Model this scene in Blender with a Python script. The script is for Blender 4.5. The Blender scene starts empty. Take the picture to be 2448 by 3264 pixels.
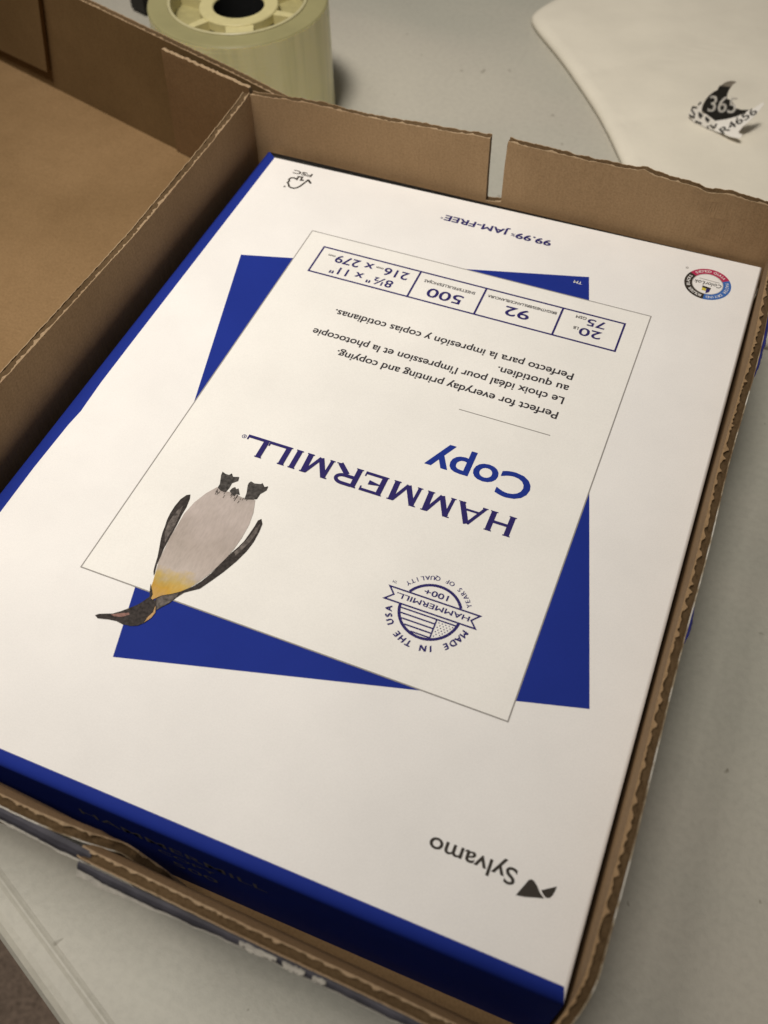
import bpy, bmesh, math, random
from mathutils import Vector, Matrix, noise
from mathutils.geometry import tessellate_polygon

# ------------------------------------------------------------------ camera, light, exposure
S = bpy.context.scene
COL = S.collection
Z0 = 60.0                       # height of the ream's printed face above the table, mm

cam_d = bpy.data.cameras.new("camera")
cam = bpy.data.objects.new("camera", cam_d)
COL.objects.link(cam)
S.camera = cam
cam_d.sensor_fit = 'VERTICAL'
cam_d.lens = 4.0
cam_d.sensor_height = 4.0 * 3264.0 / 3109.242
cam_d.sensor_width = cam_d.sensor_height * .75
cam_d.clip_start = 0.01
cam_d.clip_end = 60
CAMROT = [[0.9265198, -0.2969033, 0.2311049], [0.3758952, 0.756972, -0.5345056], [-0.0162435, 0.5821012, 0.8129541]]
cam.matrix_world = Matrix.Translation((0.1966638, -0.0558845, 0.2606808 + Z0 / 1000)) @ Matrix(CAMROT).to_4x4()
cam_d.dof.use_dof = True
cam_d.dof.focus_distance = 0.335
cam_d.dof.aperture_fstop = 1.6

W = bpy.data.worlds.new("World")
S.world = W
W.use_nodes = True
bg = W.node_tree.nodes["Background"]
bg.inputs[0].default_value = (1.0, 0.93, 0.84, 1)
bg.inputs[1].default_value = 0.080

def lamp(name, loc, target, sx, sy, watts, col, spread):
    d = bpy.data.lights.new(name, 'AREA')
    d.shape = 'RECTANGLE'; d.size = sx; d.size_y = sy
    d.energy = watts; d.color = col; d.spread = math.radians(spread)
    o = bpy.data.objects.new(name, d)
    COL.objects.link(o)
    o.location = loc
    o.rotation_euler = (Vector(target) - Vector(loc)).to_track_quat('-Z', 'Y').to_euler()
    return o
lamp("ceiling_lamp", (0.0, -0.20, 1.50), (0.0, 0.45, 0.0), 0.30, 0.30, 1.66, (1.0, 0.945, 0.87), 52)
lamp("side_lamp", (-0.25, 0.05, 0.90), (-0.07, 0.08, 0.0), 0.30, 0.30, 0.52, (1.0, 0.945, 0.87), 52)

S.view_settings.view_transform = 'Standard'
S.view_settings.look = 'None'
S.view_settings.exposure = 0.0
S.view_settings.gamma = 1.0
S.view_settings.use_curve_mapping = False

# ------------------------------------------------------------------ helpers
def tag(o, label=None, cat=None, kind=None, group=None):
    if label: o['label'] = label
    if cat: o['category'] = cat
    if kind: o['kind'] = kind
    if group: o['group'] = group
    return o

def thing(name, loc_mm, label, cat):
    o = bpy.data.objects.new(name, None)
    COL.objects.link(o)
    o.empty_display_size = 0.02
    o.location = tuple(v / 1000 for v in loc_mm)
    return tag(o, label, cat)

def origin(o):
    """world location of an object, all rotations being zero here"""
    v = Vector((0, 0, 0))
    while o is not None:
        v += o.location
        o = o.parent
    return v

def link(name, bm, mats, parent=None, smooth=False, at=None):
    """link a bmesh given in world millimetres (z from the table top) as ONE mesh object"""
    me = bpy.data.meshes.new(name)
    base = origin(parent) if parent else Vector((0, 0, 0))
    off = Vector(at) / 1000 if at else base
    bmesh.ops.scale(bm, vec=(.001, .001, .001), verts=bm.verts)
    bmesh.ops.translate(bm, vec=-off, verts=bm.verts)
    bm.normal_update()
    bm.to_mesh(me); bm.free()
    for m in (mats if isinstance(mats, (list, tuple)) else [mats]):
        me.materials.append(m)
    if smooth:
        for p in me.polygons: p.use_smooth = True
    o = bpy.data.objects.new(name, me)
    COL.objects.link(o)
    o.location = off - base
    if parent: o.parent = parent
    return o

def n2(x, y=0.0, z=0.0): return noise.noise(Vector((x, y, z)))

def poly(bm, pts, mi=0, flip=False):
    """flat or nearly flat polygon from 3D points, tessellated"""
    vs = [bm.verts.new(p) for p in pts]
    for t in tessellate_polygon([[Vector(p) for p in pts]]):
        try:
            f = bm.faces.new([vs[i] for i in t]); f.material_index = mi
        except ValueError: pass
    return vs

def up(bm):
    bm.normal_update()
    for f in bm.faces:
        if f.normal.z < 0: f.normal_flip()

def flat(bm, pts2, z, mi=0):
    poly(bm, [(p[0], p[1], z) for p in pts2], mi)

def stroke2(bm, a, b, w, z, mi=0, ext=0.0):
    a = Vector((a[0], a[1])); b = Vector((b[0], b[1]))
    d = (b - a).normalized(); n = Vector((-d.y, d.x)) * w / 2
    a = a - d * ext; b = b + d * ext
    vs = [bm.verts.new((p.x, p.y, z)) for p in (a - n, b - n, b + n, a + n)]
    f = bm.faces.new(vs); f.material_index = mi

def polyline2(bm, pts, w, z, mi=0, closed=False):
    """mitred ribbon"""
    P = [Vector((p[0], p[1])) for p in pts]; n = len(P); L = []
    for i in range(n):
        if closed: a, b = P[i - 1], P[(i + 1) % n]
        else: a, b = P[max(i - 1, 0)], P[min(i + 1, n - 1)]
        d1 = (P[i] - a); d2 = (b - P[i])
        if d1.length < 1e-9: d1 = d2
        if d2.length < 1e-9: d2 = d1
        d1.normalize(); d2.normalize()
        n1 = Vector((-d1.y, d1.x)); n2_ = Vector((-d2.y, d2.x))
        m = (n1 + n2_)
        if m.length < 1e-6: m = n1
        m.normalize()
        k = 1 / max(.35, m.dot(n1))
        L.append((bm.verts.new((*(P[i] - m * k * w / 2), z)), bm.verts.new((*(P[i] + m * k * w / 2), z))))
    for i in range(n if closed else n - 1):
        a, b = L[i], L[(i + 1) % n]
        f = bm.faces.new((a[0], b[0], b[1], a[1])); f.material_index = mi

def ring2(bm, c, ro, ri, z, a0=0, a1=360, mi=0, n=64, sx=1.0):
    k = max(3, int(n * abs(a1 - a0) / 360)); prev = None
    for i in range(k + 1):
        a = math.radians(a0 + (a1 - a0) * i / k)
        v = (bm.verts.new((c[0] + sx * ri * math.cos(a), c[1] + ri * math.sin(a), z)),
             bm.verts.new((c[0] + sx * ro * math.cos(a), c[1] + ro * math.sin(a), z)))
        if prev:
            f = bm.faces.new((prev[0], prev[1], v[1], v[0])); f.material_index = mi
        prev = v

def disc2(bm, c, r, z, mi=0, n=12):
    flat(bm, [(c[0] + r * math.cos(2 * math.pi * i / n), c[1] + r * math.sin(2 * math.pi * i / n)) for i in range(n)], z, mi)

_glyph = {}
def glyphs(text, offset=0.0, shear=0.0):
    key = (text, offset, shear)
    if key not in _glyph:
        cu = bpy.data.curves.new("t", 'FONT')
        cu.body = text; cu.offset = offset; cu.shear = shear; cu.resolution_u = 4
        o = bpy.data.objects.new("t", cu)
        me = bpy.data.meshes.new_from_object(o)
        V = [(v.co.x, v.co.y) for v in me.vertices]
        F = [tuple(p.vertices) for p in me.polygons]
        bpy.data.objects.remove(o); bpy.data.curves.remove(cu); bpy.data.meshes.remove(me)
        _glyph[key] = (V, F)
    return _glyph[key]
CAPH = max(v[1] for v in glyphs("H")[0])

def text2(bm, text, x_left, x_right, y_base, cap, z, mi=0, offset=0.0, fn=None, shear=0.0, bold=0.0):
    """printed line in reading direction; the print is read from the far side, so reading-right is -x and reading-up is -y.
    Fitted between x_left and x_right; cap is the height of a capital. fn maps (x, y) to a 3D point instead."""
    if bold:
        for k, (dx, dy) in enumerate(((-1, -.6), (1, -.6), (-1, .6), (1, .6))):
            text2(bm, text, x_left + dx * bold, x_right + dx * bold, y_base + dy * bold, cap, z + .004 * k, mi, offset, fn, shear)
        return
    V, F = glyphs(text, offset, shear)
    x0 = min(v[0] for v in V); x1 = max(v[0] for v in V)
    sx = (x_right - x_left) / (x1 - x0); sy = cap / CAPH
    vs = []
    for x, y in V:
        X = x_left + (x - x0) * sx; Y = y_base - y * sy
        vs.append(bm.verts.new(fn(X, y * sy) if fn else (X, Y, z)))
    for f in F:
        try:
            q = bm.faces.new([vs[i] for i in f]); q.material_index = mi
        except ValueError: pass

def arc_text(bm, text, c, r, a_start, a_end, cap, z, mi=0, offset=0.0, inward=False):
    """letters one by one along an arc; angles in degrees, world frame"""
    k = len(text)
    for i, ch in enumerate(text):
        if ch == ' ': continue
        a = math.radians(a_start + (a_end - a_start) * (i / (k - 1)))
        V, F = glyphs(ch, offset)
        x0 = min(v[0] for v in V); x1 = max(v[0] for v in V)
        s = cap / CAPH
        p = Vector((c[0] + r * math.cos(a), c[1] + r * math.sin(a)))
        upv = Vector((math.cos(a), math.sin(a))) * (-1 if inward else 1)
        rt = Vector((upv.y, -upv.x))
        vs = []
        for x, y in V:
            q = p + rt * ((x - (x0 + x1) / 2) * s) + upv * (y * s - cap / 2)
            vs.append(bm.verts.new((q.x, q.y, z)))
        for f in F:
            try:
                g = bm.faces.new([vs[j] for j in f]); g.material_index = mi
            except ValueError: pass

def box(bm, lo, hi, mi=0):
    vs = [bm.verts.new((x, y, z)) for x in (lo[0], hi[0]) for y in (lo[1], hi[1]) for z in (lo[2], hi[2])]
    for q in ((0, 1, 3, 2), (4, 6, 7, 5), (0, 4, 5, 1), (2, 3, 7, 6), (0, 2, 6, 4), (1, 5, 7, 3)):
        f = bm.faces.new([vs[i] for i in q]); f.material_index = mi

def prism(bm, pts2, z0, z1, mi=0):
    n = len(pts2)
    a = [bm.verts.new((p[0], p[1], z0)) for p in pts2]
    b = [bm.verts.new((p[0], p[1], z1)) for p in pts2]
    for t in tessellate_polygon([[Vector((p[0], p[1], 0)) for p in pts2]]):
        for L in (a, b):
            f = bm.faces.new([L[i] for i in t]); f.material_index = mi
    for i in range(n):
        j = (i + 1) % n
        f = bm.faces.new((a[i], a[j], b[j], b[i])); f.material_index = mi
    bmesh.ops.recalc_face_normals(bm, faces=bm.faces)

def lathe(bm, c, prof, n=72, mi=0, a0=0.0, a1=2 * math.pi, closed=False):
    """profile of (radius, z) turned about a vertical axis"""
    full = abs(a1 - a0) > 6.28
    k = n if full else n + 1
    R = []
    for i in range(k):
        a = a0 + (a1 - a0) * i / n
        R.append([bm.verts.new((c[0] + r * math.cos(a), c[1] + r * math.sin(a), z)) for r, z in prof])
    m = len(prof)
    for i in range(n):
        A = R[i]; B = R[(i + 1) % k]
        for j in range(m if closed else m - 1):
            f = bm.faces.new((A[j], B[j], B[(j + 1) % m], A[(j + 1) % m])); f.material_index = mi
    bmesh.ops.recalc_face_normals(bm, faces=bm.faces)

# ------------------------------------------------------------------ materials
def new_mat(name):
    m = bpy.data.materials.new(name); m.use_nodes = True
    nt = m.node_tree
    return m, nt, nt.nodes["Principled BSDF"]

def noise_node(nt, scale, detail=3, stretch=None, rough=.55):
    tc = nt.nodes.new('ShaderNodeTexCoord'); out = tc.outputs['Object']
    if stretch:
        mp = nt.nodes.new('ShaderNodeMapping'); mp.inputs['Scale'].default_value = stretch
        nt.links.new(out, mp.inputs[0]); out = mp.outputs[0]
    n = nt.nodes.new('ShaderNodeTexNoise')
    n.inputs['Scale'].default_value = scale; n.inputs['Detail'].default_value = detail
    n.inputs['Roughness'].default_value = rough
    nt.links.new(out, n.inputs['Vector'])
    return n

def ramp(nt, src, stops):
    r = nt.nodes.new('ShaderNodeValToRGB')
    e = r.color_ramp.elements
    while len(e) < len(stops): e.new(.5)
    for i, (p, c) in enumerate(stops):
        e[i].position = p; e[i].color = (*c, 1)
    nt.links.new(src, r.inputs[0])
    return r

def mult(nt, a, b, fac=1.0):
    m = nt.nodes.new('ShaderNodeMix'); m.data_type = 'RGBA'; m.blend_type = 'MULTIPLY'
    m.inputs[0].default_value = fac
    nt.links.new(a, m.inputs[6]); nt.links.new(b, m.inputs[7])
    return m.outputs[2]

def bump(nt, bs, src, strength, dist, prev=None):
    b = nt.nodes.new('ShaderNodeBump')
    b.inputs['Strength'].default_value = strength; b.inputs['Distance'].default_value = dist
    nt.links.new(src, b.inputs['Height'])
    if prev: nt.links.new(prev, b.inputs['Normal'])
    nt.links.new(b.outputs[0], bs.inputs['Normal'])
    return b.outputs[0]

def paper(name, col, rough=.6, var=.04, bumpy=.25, spec=.15):
    m, nt, bs = new_mat(name)
    n = noise_node(nt, 26, 4)
    lo = tuple(c * (1 - var) for c in col); hi = tuple(min(1, c * (1 + var)) for c in col)
    r = ramp(nt, n.outputs[0], [(.3, lo), (.7, hi)])
    f = noise_node(nt, 2600, 2)
    fr = ramp(nt, f.outputs[0], [(.25, (.92, .92, .92)), (.75, (1, 1, 1))])
    nt.links.new(mult(nt, r.outputs[0], fr.outputs[0]), bs.inputs['Base Color'])
    bs.inputs['Roughness'].default_value = rough
    bs.inputs['Specular IOR Level'].default_value = spec
    b1 = noise_node(nt, 16, 2)
    pv = bump(nt, bs, b1.outputs[0], bumpy, .004)
    b2 = noise_node(nt, 75, 3)
    bump(nt, bs, b2.outputs[0], bumpy * .45, .0012, pv)
    return m

def kraft(name, dark, light, grain=(1, 1, 1), streak=None, rough=.85):
    """brown corrugated board: blotches, fibres and faint flute lines"""
    m, nt, bs = new_mat(name)
    a = noise_node(nt, 22, 5)
    c = ramp(nt, a.outputs[0], [(.28, dark), (.72, light)]).outputs[0]
    fb = noise_node(nt, 900, 3, grain)
    c = mult(nt, c, ramp(nt, fb.outputs[0], [(.25, (.93, .925, .915)), (.7, (1, 1, 1))]).outputs[0])
    sp = noise_node(nt, 1150, 3)
    c = mult(nt, c, ramp(nt, sp.outputs[0], [(.30, (.80, .79, .77)), (.62, (1, 1, 1))]).outputs[0], .9)
    bl = noise_node(nt, 7, 4)
    c = mult(nt, c, ramp(nt, bl.outputs[0], [(.35, (.90, .90, .89)), (.65, (1, 1, 1))]).outputs[0])
    nt.links.new(c, bs.inputs['Base Color'])
    bs.inputs['Roughness'].default_value = rough
    bs.inputs['Specular IOR Level'].default_value = .15
    pv = bump(nt, bs, fb.outputs[0], .25, .0006)
    if streak:
        s = noise_node(nt, 1, 2, streak)
        bump(nt, bs, s.outputs[0], .16, .0010, pv)
    return m

def plain(name, col, rough=.5, spec=.4, var=.12, scale=300):
    m, nt, bs = new_mat(name)
    n = noise_node(nt, scale, 3)
    nt.links.new(ramp(nt, n.outputs[0], [(.3, tuple(c * (1 - var) for c in col)), (.7, tuple(min(1, c * (1 + var)) for c in col))]).outputs[0], bs.inputs['Base Color'])
    bs.inputs['Roughness'].default_value = rough
    bs.inputs['Specular IOR Level'].default_value = spec
    return m

M_white = paper("wrapper_white", (.81, .785, .755), .6)
M_card = paper("printed_white", (.82, .795, .748), .6)
M_blue = paper("wrapper_blue", (.0135, .030, .238), .7, .06, spec=.08)
M_navy = paper("ink_navy", (.026, .019, .125), .65, .06)
M_royal = paper("ink_blue", (.012, .032, .25), .65, .06)
M_ink = paper("ink_charcoal", (.045, .04, .045), .5, .06)
M_brownblack = paper("ink_brown_black", (.04, .033, .026), .5, .06)
M_grey = paper("ink_grey", (.30, .28, .26), .5, .05)
M_lightgrey = paper("ink_light_grey", (.42, .40, .37), .5, .05)
M_kraft = kraft("kraft_board", (.245, .150, .072), (.310, .196, .098), (1, 1, .12), (260, 260, 3))
M_kraft_pale = kraft("kraft_board_pale", (.315, .203, .107), (.39, .258, .14), (1, 1, .12), (260, 260, 3))
M_kraft_dull = kraft("kraft_board_dull", (.150, .090, .036), (.195, .120, .052), (1, 1, .12), (260, 260, 3))
M_kraft_floor = kraft("kraft_floor", (.205, .124, .056), (.260, .162, .078), (.25, 1, 1), (20, 320, 20))
M_core = kraft("fluted_core", (.085, .052, .024), (.135, .085, .042), (1, 1, .3))
M_edge = kraft("torn_kraft_edge", (.30, .20, .115), (.44, .32, .20))
def fray_mat():
    """torn outer edge: white top ply broken by brown fibres"""
    m, nt, bs = new_mat("frayed_edge")
    n = noise_node(nt, 95, 4)
    nt.links.new(ramp(nt, n.outputs[0], [(.40, (.15, .10, .055)), (.50, (.30, .24, .16)), (.60, (.55, .52, .46))]).outputs[0], bs.inputs['Base Color'])
    bs.inputs['Roughness'].default_value = .95
    bs.inputs['Specular IOR Level'].default_value = .1
    return m
M_fray = fray_mat()
M_torn = plain("torn_white_paper", (.38, .355, .31), .9, .1, .15, 700)
M_print_blue = plain("outer_print_blue", (.022, .026, .19), .5, .3, .3, 200)
M_print_grey = plain("outer_print_grey", (.058, .055, .066), .6, .25, .3, 160)

# table: pale moulded plastic, scuffed, with dark specks
def table_mat():
    m, nt, bs = new_mat("table_plastic")
    a = noise_node(nt, 7, 5)
    c = ramp(nt, a.outputs[0], [(.3, (.47, .44, .375)), (.7, (.53, .50, .42))]).outputs[0]
    g = noise_node(nt, 380, 3)
    c = mult(nt, c, ramp(nt, g.outputs[0], [(.25, (.91, .91, .91)), (.6, (1, 1, 1))]).outputs[0])
    tc = nt.nodes.new('ShaderNodeTexCoord')
    wp = noise_node(nt, 90, 2)
    v = nt.nodes.new('ShaderNodeTexVoronoi'); v.inputs['Scale'].default_value = 62
    add = nt.nodes.new('ShaderNodeVectorMath'); add.operation = 'MULTIPLY_ADD'
    add.inputs[1].default_value = (.012, .012, .012)
    nt.links.new(wp.outputs[1], add.inputs[0]); nt.links.new(tc.outputs['Object'], add.inputs[2])
    nt.links.new(add.outputs[0], v.inputs['Vector'])
    c = mult(nt, c, ramp(nt, v.outputs['Distance'], [(.026, (.3, .27, .22)), (.070, (1, 1, 1))]).outputs[0], .6)
    st = noise_node(nt, 3, 3, (1, 3, 1))
    c = mult(nt, c, ramp(nt, st.outputs[0], [(.42, (.90, .93, .93)), (.6, (1, 1, 1))]).outputs[0])
    nt.links.new(c, bs.inputs['Base Color'])
    bs.inputs['Roughness'].default_value = .48
    bs.inputs['Specular IOR Level'].default_value = .35
    bump(nt, bs, g.outputs[0], .25, .0006)
    return m
M_table = table_mat()
# ------------------------------------------------------------------ setting: floor
bm = bmesh.new()
box(bm, (-4000, -4000, -740), (4500, 4500, -720))
flo = link("floor", bm, plain("carpet", (.26, .195, .15), .95, .1, .45, 420))
tag(flo, "dark brown carpeted floor below the table edge", "floor", kind='structure')

# ------------------------------------------------------------------ folding table
tb = thing("folding_table", (300, 400, 0), "pale grey plastic folding table with a rounded rim under the boxes", "table")
ex = Vector((.9182, -.3961)); ey = Vector((.3961, .9182)); p0 = Vector((56.9, -40.6))
prof = [(9, -38), (4, -37), (.8, -33), (0, -27), (0, -7), (.5, -3.4), (1.8, -1.2), (3.6, -.25), (5.5, -.02), (9.2, 0), (9.9, .22), (10.4, .42), (11.0, .42), (11.7, .2), (12.6, 0)]
bm = bmesh.new()
us = [-560 + 12 * i for i in range(160)]
depth = 760
full = prof + [(300, 0), (500, 0)] + [(depth - d, z) for d, z in reversed(prof)]
rows = []
for u in us:
    rows.append([bm.verts.new((*(p0 + ex * u + ey * d), z)) for d, z in full])
for a, b in zip(rows, rows[1:]):
    for j in range(len(full)):
        k = (j + 1) % len(full)
        bm.faces.new((a[j], b[j], b[k], a[k]))
bm.faces.new(rows[0]); bm.faces.new(rows[-1])
bmesh.ops.recalc_face_normals(bm, faces=bm.faces)
link("table_top", bm, M_table, tb)
M_steel = plain("grey_steel", (.25, .25, .26), .4, .5)
for u in (-430, 1180):
    for d in (110, 650):
        q = p0 + ex * u + ey * d
        bm = bmesh.new()
        lathe(bm, q, [(14, -720), (14, -36)], 16)
        bmesh.ops.holes_fill(bm, edges=bm.edges)
        link("leg", bm, M_steel, tb)

# ------------------------------------------------------------------ corrugated wall
def rag(s, seed, amp, f=.25):
    return amp * (n2(s * f, seed) + .6 * n2(s * f * 2.7, seed + 9.1) + .35 * n2(s * f * 7, seed + 4.7))

def board(name, parent, A, B, out, z0, top, thick, seed, jag_in=.5, jag_out=.7, drop=1.2, shift=None, step=.9,
          breaks=(), outer_mat=None, inner_mat=None, outer_low=0.0, ragf=.25, lapw=1.0, edge_in=None, edge_out=None):
    """upright corrugated board from A to B (inner bottom line, mm): inner liner, wavy core and outer liner.
    top(s) height of the torn edge; shift(s, z) outward lean; breaks = exact s where the top jumps."""
    A = Vector(A); B = Vector(B); L = (B - A).length; d = (B - A) / L; out = Vector(out)
    ss = [L * i / max(2, round(L / step)) for i in range(max(2, round(L / step)) + 1)]
    for b in breaks: ss += [b - .03, b + .03]
    ss = sorted(ss)
    shift = shift or (lambda s, z: 0.0)
    ROW = [0, .3, .55, .75, .88, .96, 1.0]
    def pos(s, off, z):
        q = A + d * s + out * (off + shift(s, z))
        return (q.x, q.y, z)
    def sheet(bm, off0, off1, tf, mi, lap=None):
        g0, g1 = [], []
        for s in ss:
            t = tf(s)
            g0.append([bm.verts.new(pos(s, off0, z0 + (t - z0) * r)) for r in ROW])
            lp = lap(s) if lap else 0
            g1.append([bm.verts.new(pos(s, off1 + (lp if k == len(ROW) - 1 else 0), z0 + (t - z0) * r)) for k, r in enumerate(ROW)])
        m = len(ROW)
        for i in range(len(ss) - 1):
            for j in range(m - 1):
                f = bm.faces.new((g0[i][j], g0[i + 1][j], g0[i + 1][j + 1], g0[i][j + 1])); f.material_index = mi if off0 == 0 else 2
                f = bm.faces.new((g1[i][j], g1[i][j + 1], g1[i + 1][j + 1], g1[i + 1][j])); f.material_index = mi
            f = bm.faces.new((g0[i][-1], g0[i + 1][-1], g1[i + 1][-1], g1[i][-1])); f.material_index = 1
        for i in (0, len(ss) - 1):
            for j in range(m - 1):
                f = bm.faces.new((g0[i][j], g0[i][j + 1], g1[i][j + 1], g1[i][j])); f.material_index = 1
    lt = .34
    def lap(s):
        v = n2(s * .42, seed + 15) + .7 * n2(s * 1.05, seed + 25) + .5 * n2(s * .07, seed + 35)
        return max(0.0, lapw * (.25 + 1.1 * v))
    bm = bmesh.new()
    sheet(bm, 0, lt, lambda s: top(s) + rag(s, seed, jag_in, ragf), 0, lap)
    o = link(name, bm, [inner_mat or M_kraft, edge_in or M_edge], parent)
    # core: the fluted medium, torn and crushed along the top
    bm = bmesh.new()
    cs = [L * i / round(L / .7) for i in range(round(L / .7) + 1)]
    for b in breaks: cs += [b - .03, b + .03]
    cs.sort()
    pr = None
    NC = 5
    for s in cs:
        dr = drop(s) if callable(drop) else drop
        t = top(s) - dr
        col = []
        for k in range(NC):
            u = k / (NC - 1); w = lt + .02 + (thick - 2 * lt - .04) * u
            fl = .42 * dr * math.sin(2 * math.pi * (s / 5.6) + math.pi * u)
            zz = t + fl + rag(s + 31 * u, seed + 3, dr * .45, .5) - (.5 * dr if 0 < k < NC - 1 else 0)
            col.append(bm.verts.new(pos(s, w, zz)))
        lo = [bm.verts.new(pos(s, lt + .02, max(z0, t - 2.6))), bm.verts.new(pos(s, thick - lt - .02, max(z0, t - 2.6)))]
        full_ = [lo[0]] + col + [lo[1]]
        if pr:
            for j in range(len(full_) - 1):
                bm.faces.new((pr[j], full_[j], full_[j + 1], pr[j + 1]))
        else:
            bm.faces.new(full_)
        pr = full_
    bm.faces.new(pr)
    link("fluting", bm, M_core, o)
    bm = bmesh.new()
    sheet(bm, thick - lt, thick, lambda s: top(s) - outer_low + rag(s, seed + 6, jag_out, ragf * 1.4), 0)
    link("outer_liner", bm, [outer_mat or M_kraft, edge_out or M_edge, M_kraft], o)
    return o

def lerp_list(pts):
    def f(s):
        if s <= pts[0][0]: return pts[0][1]
        for (a, va), (b, vb) in zip(pts, pts[1:]):
            if s <= b: return va + (vb - va) * (s - a) / max(1e-9, b - a)
        return pts[-1][1]
    return f

# ------------------------------------------------------------------ cut down carton that holds the ream
ct = thing("cardboard_carton", (105, 137, 0), "cut down brown carton with torn edges holding the wrapped paper ream", "box")
bm = bmesh.new(); box(bm, (-7.0, -9, .6), (218.4, 282.8, 7.8))
link("bottom_panel", bm, M_kraft_floor, ct)
# far wall, slit near its middle
X0 = -7.4
ft = lerp_list([(0, 84.5), (30, 86.6), (60, 86.2), (108.4, 88.6), (108.45, 59.2), (115.4, 60.2), (115.45, 89.0), (150, 88.0), (168, 88.6), (171, 89.8), (175, 88.2), (205, 87.0), (226, 85.5)])
def far_shift(s, z):
    k = max(0, (z - 40) / 45)
    return k * (.5 * n2(s * .03, 3.1) + .25) + (-1.6 * math.exp(-((s - 205 + (z - 70) * .5) / 5) ** 2) * k)
board("far_wall", ct, (X0, 283), (219, 283), (0, 1), .3, ft, 3.0, 11.3, .4, .55, lerp_list([(0, .3), (108, .3), (116, 1.0), (168, .9), (172, .2), (178, .9), (226, .8)]), far_shift, breaks=(108.4, 115.4), outer_mat=M_print_blue, ragf=.2, inner_mat=M_kraft_pale)
# left wall, seen from its inner side
lt_ = lerp_list([(0, 84), (110, 86.2), (200, 82.8), (260, 83.4), (290, 84.6), (295.4, 85.6)])
board("left_wall", ct, (X0, -12), (X0, 282.9), (-1, 0), .3, lt_, 3.2, 5.7, .25, .3, .3, None, outer_mat=M_kraft, ragf=.35, inner_mat=M_kraft_pale)
# flap of the left wall's corner, folded back into the other box
def slab(name, parent, pts, n, th, mats, seed=0):
    """upright board cut to an outline given in 3D, thickness th along the horizontal normal n"""
    N = Vector((n[0], n[1], 0)).normalized(); T = Vector((-N.y, N.x, 0))
    P = [Vector(p) for p in pts]; Q = [p + N * th for p in P]
    bm = bmesh.new()
    A_ = [bm.verts.new(p) for p in P]; B_ = [bm.verts.new(p) for p in Q]
    for t in tessellate_polygon([[Vector((p.dot(T), p.z, 0)) for p in P]]):
        bm.faces.new([A_[i] for i in t]); bm.faces.new([B_[i] for i in t])
    for i in range(len(P)):
        j = (i + 1) % len(P)
        f = bm.faces.new((A_[i], A_[j], B_[j], B_[i])); f.material_index = 1
    bmesh.ops.recalc_face_normals(bm, faces=bm.faces)
    return link(name, bm, mats, parent)
random.seed(12)
top_ = [(-9.4 - 51.0 * i / 40, 286.3 + 13.6 * i / 40, 85.6 + .5 * i / 40 + random.uniform(-.45, .25)) for i in range(41)]
slab("corner_flap", ct, [(-9.4, 295.2, 22.4)] + top_ + [(-61.0, 300.4, 83), (-73.4, 313.2, 22.4)], (.26, .965), 1.6, [M_kraft, M_edge])
# right wall
rt = lerp_list([(0, 72.0), (6, 73.8), (12, 77.6), (16, 78.6), (40, 79.2), (110, 79.0), (200, 79.4), (240, 80.2), (262, 82.5), (284, 86), (297.4, 86.5)])
def right_shift(s, z):
    k = max(0, (z - 45) / 35)
    return k * (.7 * n2(s * .02, 7.7) - .2) - k * max(0, (s - 235)) * .03 - (max(0, 17 - s) / 17) ** 2 * 5.0 * min(1, max(0, (z - 30) / 40))
ROUT = [(0, 0), (206, 0), (210, 1.2), (222, 1.6), (256, 1.8), (262, .6), (270, 0), (297, 0)]
rw = board("right_wall", ct, (219.2, -14.4), (219.2, 282.9), (1, 0), .3, rt, 3.1, 31.0, .5, .5, .7, right_shift, outer_mat=M_torn, edge_out=M_fray, edge_in=M_kraft_pale, ragf=.3, lapw=1.3, inner_mat=M_kraft_pale)
# near wall in two pieces, its upper strip bent outwards
def near_shift(crease, lean):
    def f(s, z):
        return max(0, z - crease) * lean - max(0, crease - z) * .055 + .25 * n2(s * .03, 2.2) * max(0, (z - 40) / 30)
    return f
nt1 = lerp_list([(0, 74), (60, 73.6), (84, 73.1), (90, 72.2), (96, 70.2), (102, 67.2), (108, 62.0), (113, 55), (118, 43), (121, 30)])
board("near_wall", ct, (-11, -4.6), (110, -9.9), (-.041, -.999), .3, nt1, 3.0, 41.0, .4, .4, .6, near_shift(59, .36), outer_mat=M_print_grey, ragf=.3, edge_out=M_fray, lapw=.65)
nt2 = lerp_list([(0, 70.5), (2, 71.6), (8, 72.0), (60, 72.2), (110, 72.4), (118, 73.5), (123.5, 75)])
board("near_wall", ct, (93.5, -12.2), (216.5, -15.2), (-.024, -.999), .3, nt2, 3.0, 45.0, .4, .45, .6, near_shift(59, .34), outer_mat=M_print_grey, ragf=.3, edge_out=M_edge, lapw=.65)

# peeled printed skin hanging off the near wall, with a white torn edge
def peel(name, mats, x0, x1, y0, y1, zt0, zt1, w, wt, seed, gap=()):
    bm = bmesh.new(); n = round((x1 - x0) / 1.1); pr = None
    for i in range(n + 1):
        u = i / n; x = x0 + (x1 - x0) * u; y = y0 + (y1 - y0) * u; z = zt0 + (zt1 - zt0) * u
        ww = w(u) + rag(x, seed, .35, .1); t = max(.12, wt(u) + rag(x, seed + 5, .45, .09))
        col = []
        for k, (oy, oz) in enumerate(((0, 0), (-.45, -.25), (-.8, -.9), (-1.0, -2.0))):
            col.append(bm.verts.new((x, y + oy * ww * .9, z + oz * ww * .55)))
        col.append(bm.verts.new((x + .3, y - (ww + t) * .93, z - (ww * 2.0 + t * 1.5) * .55)))
        if pr:
            for j in range(4):
                f = bm.faces.new((pr[j], col[j], col[j + 1], pr[j + 1])); f.material_index = 1 if j == 3 else 0
        pr = col
    return bm, mats
nw = [o for o in bpy.data.objects if o.name.startswith("near_wall")]
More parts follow.
